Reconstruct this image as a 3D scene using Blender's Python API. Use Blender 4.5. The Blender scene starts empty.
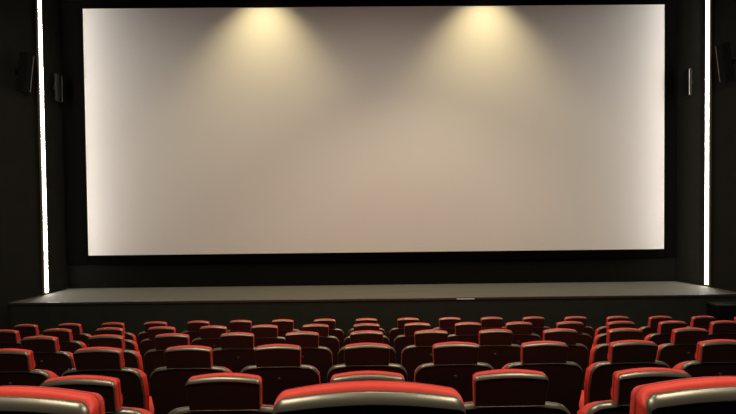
import bpy, bmesh, math
from mathutils import Vector, Matrix
D = bpy.data
S = bpy.context.scene
COL = S.collection
PI = math.pi

# ------------------------------------------------------------------ materials
def mat(name, base, rough=0.6, metal=0.0, spec=0.5, noise=None, bump=None, emit=None, sheen=0.0, coat=0.0, stretch=(1, 1, 1)):
    m = D.materials.new(name); m.use_nodes = True
    nt = m.node_tree; b = nt.nodes['Principled BSDF']
    b.inputs['Base Color'].default_value = (*base, 1)
    b.inputs['Roughness'].default_value = rough
    b.inputs['Metallic'].default_value = metal
    b.inputs['Specular IOR Level'].default_value = spec
    b.inputs['Sheen Weight'].default_value = sheen
    b.inputs['Coat Weight'].default_value = coat
    if emit:
        b.inputs['Emission Color'].default_value = (*emit[0], 1)
        b.inputs['Emission Strength'].default_value = emit[1]
    if noise or bump:
        tc = nt.nodes.new('ShaderNodeTexCoord'); mp = nt.nodes.new('ShaderNodeMapping')
        mp.inputs['Scale'].default_value = stretch
        nt.links.new(tc.outputs['Object'], mp.inputs['Vector'])
    if noise:
        sc, amt = noise
        n = nt.nodes.new('ShaderNodeTexNoise'); n.inputs['Scale'].default_value = sc
        n.inputs['Detail'].default_value = 5
        r = nt.nodes.new('ShaderNodeValToRGB')
        r.color_ramp.elements[0].position = 0.3; r.color_ramp.elements[1].position = 0.7
        r.color_ramp.elements[0].color = (*[c * (1 - amt) for c in base], 1)
        r.color_ramp.elements[1].color = (*[min(1, c * (1 + amt)) for c in base], 1)
        nt.links.new(mp.outputs[0], n.inputs['Vector']); nt.links.new(n.outputs['Fac'], r.inputs['Fac'])
        nt.links.new(r.outputs['Color'], b.inputs['Base Color'])
    if bump:
        sc, st, dist = bump
        n = nt.nodes.new('ShaderNodeTexNoise'); n.inputs['Scale'].default_value = sc
        bp = nt.nodes.new('ShaderNodeBump'); bp.inputs['Strength'].default_value = st; bp.inputs['Distance'].default_value = dist
        nt.links.new(mp.outputs[0], n.inputs['Vector']); nt.links.new(n.outputs['Fac'], bp.inputs['Height'])
        nt.links.new(bp.outputs[0], b.inputs['Normal'])
    return m

M = {
 'wall':   mat('black_wall_fabric', (0.013, 0.013, 0.010), 0.9, spec=0.2, noise=(3, .12), bump=(180, .3, .003)),
 'mask':   mat('black_masking_cloth', (0.007, 0.007, 0.006), 0.95, spec=0.05, bump=(200, .2, .002)),
 'frame':  mat('black_frame_cloth', (0.0025, 0.0025, 0.0025), 1.0, spec=0.0),
 'screen': mat('matte_white_screen', (0.775, 0.775, 0.76), 0.95, spec=0.1, noise=(.6, .01)),
 'ceil':   mat('dark_ceiling', (0.05, 0.05, 0.045), 0.9, noise=(2, .1)),
 'carpet': mat('dark_carpet', (0.014, 0.011, 0.010), 1.0, spec=0.05, noise=(40, .3), bump=(300, .5, .004)),
 'stage':  mat('grey_stage_boards', (0.125, 0.122, 0.106), 0.75, spec=0.25, noise=(2.0, .10), stretch=(.3, 6, 1)),
 'front':  mat('black_stage_front', (0.020, 0.024, 0.018), 0.9, spec=0.2, noise=(4, .1)),
 'nosing': mat('stage_edge_trim', (0.05, 0.05, 0.045), 0.25, metal=.3),
 'red':    mat('red_leatherette', (0.85, 0.066, 0.040), 0.5, spec=0.35, noise=(30, .05), bump=(260, .15, .001)),
 'seam':   mat('dark_red_seam', (0.42, 0.03, 0.02), 0.7),
 'shell':  mat('dark_maroon_plastic', (0.026, 0.009, 0.0065), 0.5, spec=0.35, bump=(400, .1, .0005)),
 'rim':    mat('satin_dark_rim', (0.21, 0.19, 0.145), 0.34, metal=.7),
 'emblem': mat('grey_emblem', (0.12, 0.09, 0.08), 0.4, metal=.6),
 'arm':    mat('black_armrest', (0.005, 0.004, 0.004), 1.0, spec=0),
 'metal':  mat('black_steel', (0.005, 0.005, 0.005), 1.0, spec=0),
 'strip':  mat('lit_led_strip', (0.9, 0.9, 0.85), 0.6, emit=((1.0, 0.91, 0.82), 42.0)),
 'halo':  mat('strip_halo_glow', (0.5, 0.45, 0.38), 0.6, emit=((1.0, 0.86, 0.66), 0.45)),  # faint emission imitating the halo beside the strip
 'channel':mat('bronze_channel', (0.12, 0.095, 0.06), 0.7),
 'spk':    mat('speaker_black', (0.008, 0.008, 0.007), 0.9, spec=.1),
 'spkedge':mat('speaker_grey_edge', (0.3, 0.28, 0.26), 0.5, metal=.3),
 'grille': mat('speaker_grille', (0.008, 0.008, 0.008), 0.9, spec=.1, bump=(500, .6, .002)),
 'white':  mat('plain_white_mark', (0.75, 0.74, 0.70), 0.6),
 'lens':   mat('lamp_lens', (0.9, 0.85, 0.7), 0.4, emit=((1.0, 0.85, 0.6), 4.0)),
}

# ------------------------------------------------------------------ helpers
def link(name, bm, m, parent=None, smooth=False, loc=None):
    me = D.meshes.new(name)
    bmesh.ops.recalc_face_normals(bm, faces=bm.faces)
    bm.to_mesh(me); bm.free()
    for mm in (m if isinstance(m, (list, tuple)) else [m]): me.materials.append(mm)
    if smooth:
        for p in me.polygons: p.use_smooth = True
    o = D.objects.new(name, me); COL.objects.link(o)
    if parent: o.parent = parent
    if loc: o.location = loc
    return o

def tag(o, label=None, cat=None, group=None, kind=None):
    if label: o['label'] = label
    if cat: o['category'] = cat
    if group: o['group'] = group
    if kind: o['kind'] = kind
    return o

def empty(name, loc, label, cat, group=None, rot=(0, 0, 0)):
    o = D.objects.new(name, None); COL.objects.link(o)
    o.empty_display_size = .1; o.location = loc; o.rotation_euler = rot
    return tag(o, label, cat, group)

def box(bm, x0, x1, y0, y1, z0, z1, bev=0):
    r = bmesh.ops.create_cube(bm, size=1)
    for v in r['verts']:
        v.co = Vector(((x0 + x1) / 2 + v.co.x * (x1 - x0), (y0 + y1) / 2 + v.co.y * (y1 - y0), (z0 + z1) / 2 + v.co.z * (z1 - z0)))
    if bev:
        es = {e for v in r['verts'] for e in v.link_edges}
        bmesh.ops.bevel(bm, geom=list(es), offset=bev, segments=3, profile=.5, affect='EDGES')

def boxo(name, m, *a, parent=None, bev=0, kind=None):
    bm = bmesh.new(); box(bm, *a, bev=bev); o = link(name, bm, m, parent)
    if kind: o['kind'] = kind
    return o

def prism(bm, pts, z0, z1):
    a = [bm.verts.new((x, y, z0)) for x, y in pts]; b = [bm.verts.new((x, y, z1)) for x, y in pts]
    n = len(pts)
    for i in range(n): bm.faces.new((a[i], a[(i + 1) % n], b[(i + 1) % n], b[i]))
    bm.faces.new(a[::-1]); bm.faces.new(b)

def round_poly(corners, seg=8):
    """corners: (x, z, radius) counter-clockwise; returns rounded outline"""
    out = []; n = len(corners)
    for i in range(n):
        p = Vector(corners[i][:2]); r = corners[i][2]
        a = Vector(corners[i - 1][:2]); b = Vector(corners[(i + 1) % n][:2])
        if r <= 0: out.append(p); continue
        da = (a - p).normalized(); db = (b - p).normalized()
        ang = da.angle(db); t = r / math.tan(ang / 2)
        t = min(t, (a - p).length * .49, (b - p).length * .49); r = t * math.tan(ang / 2)
        c = p + (da + db).normalized() * (r / math.sin(ang / 2))
        s = p + da * t - c; e = p + db * t - c
        tot = s.angle(e)
        sg = 1 if s.x * e.y - s.y * e.x > 0 else -1
        for k in range(seg + 1):
            th = sg * tot * k / seg
            out.append(c + Vector((s.x * math.cos(th) - s.y * math.sin(th), s.x * math.sin(th) + s.y * math.cos(th))))
    return out

def inset(pts, d, side=1.0):
    n = len(pts); out = []
    for i in range(n):
        t = (pts[(i + 1) % n] - pts[i - 1]).normalized()
        k = side + (1 - side) * (max(0, -t.x - .1) / .9) ** .7        # side < 1: thinner band down the vertical edges
        out.append(pts[i] + Vector((-t.y, t.x)) * d * k)   # ccw: left normal points inside
    return out

def loft(bm, outline, prof, warp=None, cap0=True, cap1=True, side=1.0, sq=0, y0=0):
    """stack of rings (inset, y) following an x-z outline"""
    rings = []
    for ins, y in prof:
        ring = []
        n0 = len(outline)
        for i, p in enumerate(inset(outline, ins, side)):
            tx = (max(0, -(outline[(i + 1) % n0] - outline[i - 1]).normalized().x - .1) / .9) ** .7
            fade = max(0, min(1, 1 - (y - y0 - .032) / .022))
            v = Vector((p.x, y - sq * fade * (1 - tx) * max(0, min(.034, y - y0)), p.y))
            if warp: v = warp(v)
            ring.append(bm.verts.new(v))
        rings.append(ring)
    n = len(outline)
    for a, b in zip(rings, rings[1:]):
        for i in range(n):
            f = bm.faces.new((a[i], a[(i + 1) % n], b[(i + 1) % n], b[i])); f.smooth = True
    if cap0: bm.faces.new(rings[0][::-1])
    if cap1: bm.faces.new(rings[-1])

# ------------------------------------------------------------------ layout
CAMZ = 2.79
STZ = 0.89
SF = 8.02            # stage front edge
BACK = 9.30
XL, XR = -6.60, 7.12 # side walls
YC = 8.80            # where the side walls turn inward, at the light strips
XLB, XRB = -6.545, 6.885
CEIL = 8.02
SX0, SX1, SZ0, SZ1 = -6.05, 6.58, 1.62, 6.96
NEAR = -2.4

rows_d = [0.683, 1.785, 2.885, 3.98, 5.06, 6.16]
rows_z = [1.409, .975, .721, .465, .215, -.035]
LEANY = 0.365

# ------------------------------------------------------------------ setting
bm = bmesh.new()   # stepped floor, one continuous carpeted surface
prof = [(NEAR, rows_z[0])]
for i, (d, z) in enumerate(zip(rows_d, rows_z)):
    if i:
        e = d + LEANY - .42
        prof += [(e, rows_z[i - 1]), (e, z)]
prof += [(7.0, -.035), (7.0, 0), (BACK + .3, 0.0)]
top = [[bm.verts.new((x, y, z)) for y, z in prof] for x in (XL - .4, XR + .4)]
bot = [[bm.verts.new((x, y, -.3)) for y in (NEAR, BACK + .3)] for x in (XL - .4, XR + .4)]
for i in range(len(prof) - 1): bm.faces.new((top[0][i], top[1][i], top[1][i + 1], top[0][i + 1]))
bm.faces.new((bot[0][0], bot[0][1], bot[1][1], bot[1][0]))
for k in (0, 1): bm.faces.new([bot[k][0]] + top[k] + [bot[k][1]])
bm.faces.new((top[0][0], top[1][0], bot[1][0], bot[0][0])); bm.faces.new((top[0][-1], top[1][-1], bot[1][1], bot[0][1]))
link('floor', bm, M['carpet'])['kind'] = 'structure'

def wallo(name, pts, z0, z1, m):
    bm = bmesh.new(); prism(bm, pts, z0, z1); o = link(name, bm, m); o['kind'] = 'structure'
wallo('wall_left', [(XL - .2, NEAR), (XL - .2, 7.95), (XL, YC), (XLB, BACK), (XLB - .3, BACK + .2), (XL - .5, BACK + .2), (XL - .5, NEAR)], -.3, CEIL, M['wall'])
wallo('wall_right', [(XR + .2, NEAR), (XR + .2, 7.95), (XR, YC), (XRB, BACK), (XRB + .3, BACK + .2), (XR + .5, BACK + .2), (XR + .5, NEAR)], -.3, CEIL, M['wall'])
boxo('wall_back', M['mask'], XLB, XRB, BACK, BACK + .2, -.3, CEIL, kind='structure')
boxo('wall_rear', M['wall'], XL - .5, XR + .5, NEAR - .2, NEAR, -.3, CEIL, kind='structure')
boxo('ceiling', M['ceil'], XL - .5, XR + .5, NEAR - .2, BACK + .2, CEIL, CEIL + .2, kind='structure')

# ------------------------------------------------------------------ screen
scr = empty('cinema_screen', ((SX0 + SX1) / 2, BACK - .005, SZ0), 'huge blank white cinema screen in a black masking frame above the stage', 'screen')
cx = (SX0 + SX1) / 2
def loc(x0, x1, y0, y1, z0, z1): return (x0 - cx, x1 - cx, y0 - BACK + .005, y1 - BACK + .005, z0 - SZ0, z1 - SZ0)
boxo('screen_surface', M['screen'], *loc(SX0 - .05, SX1 + .05, BACK - .07, BACK - .055, SZ0 - .05, SZ1 + .05), parent=scr)
bm = bmesh.new()
FW = .20
for a in ((XLB + .03, SX0, SZ0 - FW, SZ1 + FW), (SX1, XRB - .03, SZ0 - FW, SZ1 + FW)):
    box(bm, *loc(a[0], a[1], BACK - .085, BACK - .006, a[2], a[3]), bev=.012)
box(bm, *loc(SX0, SX1, BACK - .084, BACK - .006, SZ1, SZ1 + FW - .002), bev=.012)
box(bm, *loc(SX0, SX1, BACK - .084, BACK - .006, SZ0 - FW + .002, SZ0), bev=.012)
link('masking_frame', bm, M['frame'], scr)

# ------------------------------------------------------------------ stage
st = empty('stage', (.2, SF, 0), 'long low grey-topped stage with black front below the screen', 'stage')
G = .004
def sp(pts): return [(x - .2, y - SF) for x, y in pts]
FLX = .2 * (YC - SF) / (YC - 7.95)
bm = bmesh.new(); prism(bm, sp([(XL - FLX + G, SF), (XR + FLX - G, SF), (XR - G, YC), (XRB - G, BACK - G), (XLB + G, BACK - G), (XL + G, YC)]), STZ - .05, STZ)
link('stage_top', bm, M['stage'], st)
boxo('stage_front', M['front'], XL - .15 - .2, XR + .15 - .2, .0, .10, G, STZ - .052, parent=st)
bm = bmesh.new(); box(bm, XL - .17 - .2, XR + .17 - .2, -.022, -.001, STZ - .052, STZ + .001, bev=.009)
link('edge_trim', bm, M['nosing'], st, smooth=True)

# black steps at the right end of the stage
steps = empty('stage_steps', (6.90, SF - .03, 0), 'small black steps against the stage front at the right-hand wall', 'steps')
for k in range(2):
    h = .76 - .36 * k
    y1 = -.27 * k; y0 = y1 - .27
    boxo('step_riser', M['mask'], -.38, .36, y0 + .01, y1 - .001, .003, h - .03, parent=steps)
    boxo('tread', M['front'], -.39, .37, y0, y1 - .001, h - .029, h, parent=steps, bev=.005)

t = boxo('edge_mark', M['white'], -.17, .17, -.001, .003, -.02, .0)  # thin white box along the stage edge
t.location = (1.90, SF - .0265, STZ - .012)
tag(t, 'short thin white strip on the front edge of the stage', 'tape')

# ------------------------------------------------------------------ light strips
def light_strip(x, y, side, label):
    # lies on the side wall, facing across the hall; side = +1 shines towards +X
    e = empty('light_strip', (x, y, STZ + .03), label, 'light', 'upright light strips beside the screen')
    H = CEIL - STZ - .08
    def xs(a, b): return (min(side * a, side * b), max(side * a, side * b))
    bm = bmesh.new()
    box(bm, *xs(.002, .012), -.085, .045, 0, H)
    box(bm, *xs(.0125, .03), -.085, -.072, 0, H)
    link('channel', bm, M['channel'], e)
    bm = bmesh.new(); box(bm, *xs(.014, .026), -.035, .035, .02, H - .02)
    link('diffuser', bm, M['strip'], e)
    bm = bmesh.new()
    for a, b in ((-.057, -.0355), (.0355, .057)): box(bm, *xs(.0125, .025), a, b, .01, H - .01)  # dim glowing bands stand in for the soft halo round the lit core
    link('halo_band', bm, M['halo'], e)
    return e
light_strip(XL, YC - .09, 1, 'glowing upright light strip on the wall left of the screen')
light_strip(XR, YC - .09, -1, 'glowing upright light strip on the wall right of the screen')

# ------------------------------------------------------------------ wall speakers
def speaker(x, y, z, rz, tilt, label, h=.62, w=.30, dp=.22, edge=1):
    e = empty('wall_speaker', (x, y, z), label, 'speaker', 'black speakers on the walls beside the screen', (0, 0, rz))
    c = bmesh.new()
    # cabinet, tapered: built facing +Y (local), wall behind it
    pts = [(-w / 2, 0), (w / 2, 0), (w / 2 - .03, -dp), (-w / 2 + .03, -dp)]
    prism(c, pts, -h / 2, h / 2)
    bmesh.ops.bevel(c, geom=list(c.edges), offset=.012, segments=2, profile=.5, affect='EDGES')
    R = Matrix.Translation((0, -.10 , 0)) @ Matrix.Rotation(tilt, 4, 'X')
    bmesh.ops.transform(c, matrix=R, verts=c.verts)
    link('cabinet', c, M['spk'], e)
    g = bmesh.new(); box(g, -w / 2 + .045, w / 2 - .045, -dp - .012, -dp - .001, -h / 2 + .02, h / 2 - .02, bev=.004)
    bmesh.ops.transform(g, matrix=R, verts=g.verts); link('grille', g, M['grille'], e)
    b = bmesh.new(); 
    for s in (edge,): box(b, s * (w / 2 - .033) - .005, s * (w / 2 - .033) + .005, -dp - .011, -dp + .004, -h / 2 + .02, h / 2 - .02)
    bmesh.ops.transform(b, matrix=R, verts=b.verts); link('edge_strip', b, M['spkedge'], e)
    k = bmesh.new(); box(k, -.05, .05, -.13, -.002, -.05, .05); link('bracket', k, M['metal'], e)
    return e
speaker(XL - .07, 8.22, 5.30, PI / 2, .13, 'black tilted speaker on the wall outward of the left light strip', h=.74, w=.22, dp=.12)
speaker(XR + .07, 8.22, 5.38, -PI / 2, .13, 'black tilted speaker on the wall outward of the right light strip', edge=-1, h=.74, w=.22, dp=.12)
al = math.atan2(BACK - YC, XLB - XL)
speaker((XL + XLB) / 2, (YC + BACK) / 2 - .02, 5.2, al + PI*0, 0, 'faint black speaker between the left light strip and the screen', h=.58, w=.16, dp=.05)
ar = math.atan2(BACK - YC, XRB - XR)
speaker((XR + XRB) / 2, (YC + BACK) / 2 - .02, 5.2, ar + PI, 0, 'faint black speaker between the right light strip and the screen', h=.58, w=.16, dp=.05)

# ------------------------------------------------------------------ cinema seat
def lean(v, k=.19):
    return Vector((v.x, v.y - (v.z - .42) * k, v.z))

def crown(v, c, half):
    # gentle arch across the width, only near the top
    return c * (1 - min(1, abs(v.x) / half) ** 2)

BY = -.25
SD = .2
SQ = .6
def make_seat():
    e = empty('cinema_chair', (0, 0, 0), 'x', 'chair', 'rows of red cinema chairs')
    # --- backrest body outline (x, z)
    body = round_poly([(.245, .34, .04), (.285, .70, .3), (.278, .905, .085), (.10, .925, .3), (-.10, .925, .3), (-.278, .905, .085), (-.285, .70, .3), (-.245, .34, .04)], 8)
    bw = lean
    # plain back panel
    bm = bmesh.new()
    loft(bm, body, [(.020, BY + .004), (.0165, BY), (.0165, BY + .035)], bw, side=SD)
    bs = link('back_shell', bm, M['shell'], e)
    # rim round it
    bm = bmesh.new()
    loft(bm, body, [(.018, BY + .001), (.0168, BY - .002), (.0145, BY - .002), (.0012, BY + .015), (.0, BY + .018), (.0, BY + .028), (.004, BY + .032), (.015, BY + .033)], bw, False, False, SD, SQ, BY)
    link('rim', bm, M['rim'], bs)
    # emblem
    bm = bmesh.new()
    ec = round_poly([(.012, .808, .011), (.012, .832, .011), (-.012, .832, .011), (-.012, .808, .011)], 5)
    loft(bm, ec, [(.003, BY - .003), (.0, BY - .001), (.0, BY + .004)], bw)
    link('emblem', bm, M['emblem'], bs)
    # red cushion of the backrest
    cb = [p * 1.0 for p in body]
    bm = bmesh.new()
    loft(bm, cb, [(.020, BY + .034), (.015, BY + .040), (.016, BY + .056), (.020, BY + .070), (.030, BY + .084), (.055, BY + .094)], bw, side=.2, sq=SQ, y0=BY)
    link('back_cushion', bm, M['red'], e)
    # --- headrest
    def hw(v):
        q = lean(v); t = max(0, min(1, (v.z - .95) / .1))
        q.z += crown(v, .011, .16) * t
        return q
    head = round_poly([(.152, .911, .008), (.160, 1.050, .020), (.08, 1.052, .2), (.0, 1.053, .0), (-.08, 1.052, .2), (-.160, 1.050, .020), (-.152, .911, .008)], 8)
    # extra points along the top so the crown is round
    dense = []
    n = len(head)
    for i in range(n):
        a = head[i]; b = head[(i + 1) % n]
        k = max(1, int((b - a).length / .02))
        for j in range(k): dense.append(a.lerp(b, j / k))
    head = dense
    HY = BY - .004
    bm = bmesh.new()
    loft(bm, head, [(.018, HY + .003), (.015, HY + .001), (.015, HY + .03)], hw, side=SD)
    hs = link('headrest_shell', bm, M['shell'], e)
    bm = bmesh.new()
    loft(bm, head, [(.0165, HY + .002), (.0155, HY - .001), (.0135, HY - .001), (.0012, HY + .013), (.0, HY + .016), (.0, HY + .020), (.004, HY + .023), (.014, HY + .024)], hw, False, False, SD, SQ, HY)
    link('rim', bm, M['rim'], hs)
    bm = bmesh.new()
    def hcw(v):
        q = hw(v)
        t = max(0, min(1, (v.z - .97) / .07))
        q.z += crown(v, .0045, .17) * t
        return q
    loft(bm, head, [(.010, HY + .024), (.000, HY + .028), (-.0015, HY + .038), (.001, HY + .050), (.007, HY + .060), (.02, HY + .069), (.05, HY + .074)], hcw, sq=SQ, y0=HY)
    hc = link('headrest_cushion', bm, M['red'], e)
    # piping seam that runs round the cushion crest
    bm = bmesh.new()
    loft(bm, head, [(-.0006, HY + .0425), (-.0016, HY + .0435), (-.0014, HY + .045), (.0004, HY + .047)], hcw, False, False, 1, SQ, HY)
    link('piping', bm, M['seam'], hc)
    # --- seat cushion and its shell
    bm = bmesh.new(); box(bm, -.235, .235, BY + .13, .27, .335, .455, bev=.035)
    link('seat_cushion', bm, M['red'], e, smooth=True)
    bm = bmesh.new(); box(bm, -.225, .225, BY + .10, .22, .27, .334, bev=.02)
    link('seat_shell', bm, M['shell'], e)
    # --- armrests on their side panels
    for s in (-1, 1):
        bm = bmesh.new(); box(bm, s * .272 - .026, s * .272 + .026, BY + .14, .22, .60, .645, bev=.015)
        link('armrest', bm, M['arm'], e, smooth=True)
        bm = bmesh.new()
        box(bm, s * .272 - .018, s * .272 + .018, BY + .14, .15, .02, .60, bev=.008)
        box(bm, s * .272 - .022, s * .272 + .022, BY + .10, .19, .0, .02)
        link('leg', bm, M['metal'], e)
    return e

def kids(o): return [c for c in D.objects if c.parent == o]
def copy_tree(o, parent=None):
    c = o.copy(); COL.objects.link(c); c.parent = parent
    for ch in kids(o):
        copy_tree(ch, c)
    return c

proto = make_seat()
ROWN = ['first', 'second', 'third', 'fourth', 'fifth', 'sixth']
NUM = ['', 'one place', 'two places', 'three places', 'four places', 'five places', 'six places', 'seven places', 'eight places', 'nine places']
spans = [(-1, 1), (-2, 2), (-4, 4), (-6, 5), (-7, 7), (-8, 9)]
used = False
plist = []
for i, (d, z) in enumerate(zip(rows_d, rows_z)):
    for c in range(spans[i][0], spans[i][1] + 1):
        s = proto if not used else None
        if s is None: plist.append((i, c, d, z))
        else:
            used = True; first = (i, c, d, z)
allseats = [(proto, first)] + [(copy_tree(proto), p) for p in plist]
for o, (i, c, d, z) in allseats:
    x = c * .6155
    o.location = (x * (1 - .0001 * x * x) + .003, d + LEANY - .004 * x * x, z)
    w = 'in line with the screen middle' if c == 0 else NUM[abs(c)] + (' left' if c < 0 else ' right') + ' of its middle'
    o['label'] = 'red cinema chair with dark back, ' + ROWN[i] + ' row from camera, ' + w
    o['group'] = 'cinema chairs in the ' + ROWN[i] + ' row from the camera'

# ------------------------------------------------------------------ lamps
def ring_bm(r0, r1, z0, z1, n=24):
    bm = bmesh.new()
    P = [(r0, z1), (r0, z0), ((r0 + r1) / 2, z0 - .006), (r1, z0), (r1, z1)]
    R = [[bm.verts.new((r * math.cos(2 * PI * k / n), r * math.sin(2 * PI * k / n), z)) for r, z in P] for k in range(n)]
    for k in range(n):
        a = R[k]; b = R[(k + 1) % n]
        for j in range(len(P) - 1): bm.faces.new((a[j], b[j], b[j + 1], a[j + 1]))
    return bm
def downlight(x, y, label, power, half, blend, color, tilt=(0, 0), radius=.05, group='ceiling downlights'):
    e = empty('ceiling_downlight', (x, y, CEIL - .001), label, 'lamp', group)
    link('lamp_ring', ring_bm(.11, .15, -.03, 0), M['metal'], e, smooth=True)
    l = D.lights.new('downlight_beam', 'SPOT'); l.energy = power; l.spot_size = 2 * half; l.spot_blend = blend
    l.color = color; l.shadow_soft_size = radius
    lo = D.objects.new('downlight_beam', l); COL.objects.link(lo)
    lo.location = (x, y, CEIL - .06); lo.rotation_euler = (tilt[0], tilt[1], 0)
    return e
WARM = (1.0, .80, .42); MID = (1.0, .80, .58); SOFT = (1.0, .89, .72)
downlight(-2.15, BACK - .82, 'round ceiling downlight over the left part of the screen', 430, math.radians(46), 1.0, WARM)
downlight(2.62, BACK - .82, 'round ceiling downlight over the right part of the screen', 430, math.radians(46), 1.0, WARM)
downlight(.75, BACK - 1.72, 'round ceiling downlight over the middle of the stage', 60, math.radians(36), .9, MID)
HOUSE_FILL = [(-3.4, 5.2, 200, 45, .25, 1.0), (1.1, 5.2, 470, 42, .25, .6), (4.6, 5.2, 200, 45, .25, 1.0),
         (-3.4, 1.6, 200, 89, 0, .3), (.2, 1.6, 200, 89, 0, .3), (3.8, 1.6, 200, 89, 0, .3),
         (-2.4, -.8, 590, 89, 0, .3), (2.8, -.8, 590, 89, 0, .3)]
for x, y, P, half, tl, bl in HOUSE_FILL:  # unseen lamps added over the seats, spread as fill for seats and screen
    downlight(x, y, 'unseen ceiling lamp added above the seats to fill the light', P, math.radians(half), bl, MID if y > 5 else SOFT, tilt=(tl, 0), radius=.12, group='unseen fill lamps added above the seats')

# ------------------------------------------------------------------ world, camera
w = D.worlds.new('dark'); S.world = w; w.use_nodes = True
w.node_tree.nodes['Background'].inputs[0].default_value = (.01, .01, .01, 1)

cam = D.cameras.new('camera'); co = D.objects.new('camera', cam); COL.objects.link(co)
cam.sensor_width = 36; cam.lens = 36 * 422 / 736; cam.clip_start = .02
co.location = (0, 0, CAMZ)
yaw = -.0071; pitch = .019; roll = .0105
R = Matrix.Rotation(yaw, 4, 'Z') @ Matrix.Rotation(PI / 2 - pitch, 4, 'X') @ Matrix.Rotation(-roll, 4, 'Z')
co.rotation_euler = R.to_euler()
S.camera = co
vs = S.view_settings
vs.view_transform = 'Standard'; vs.look = 'None'; vs.gamma = 1; vs.use_curve_mapping = False; vs.exposure = 0
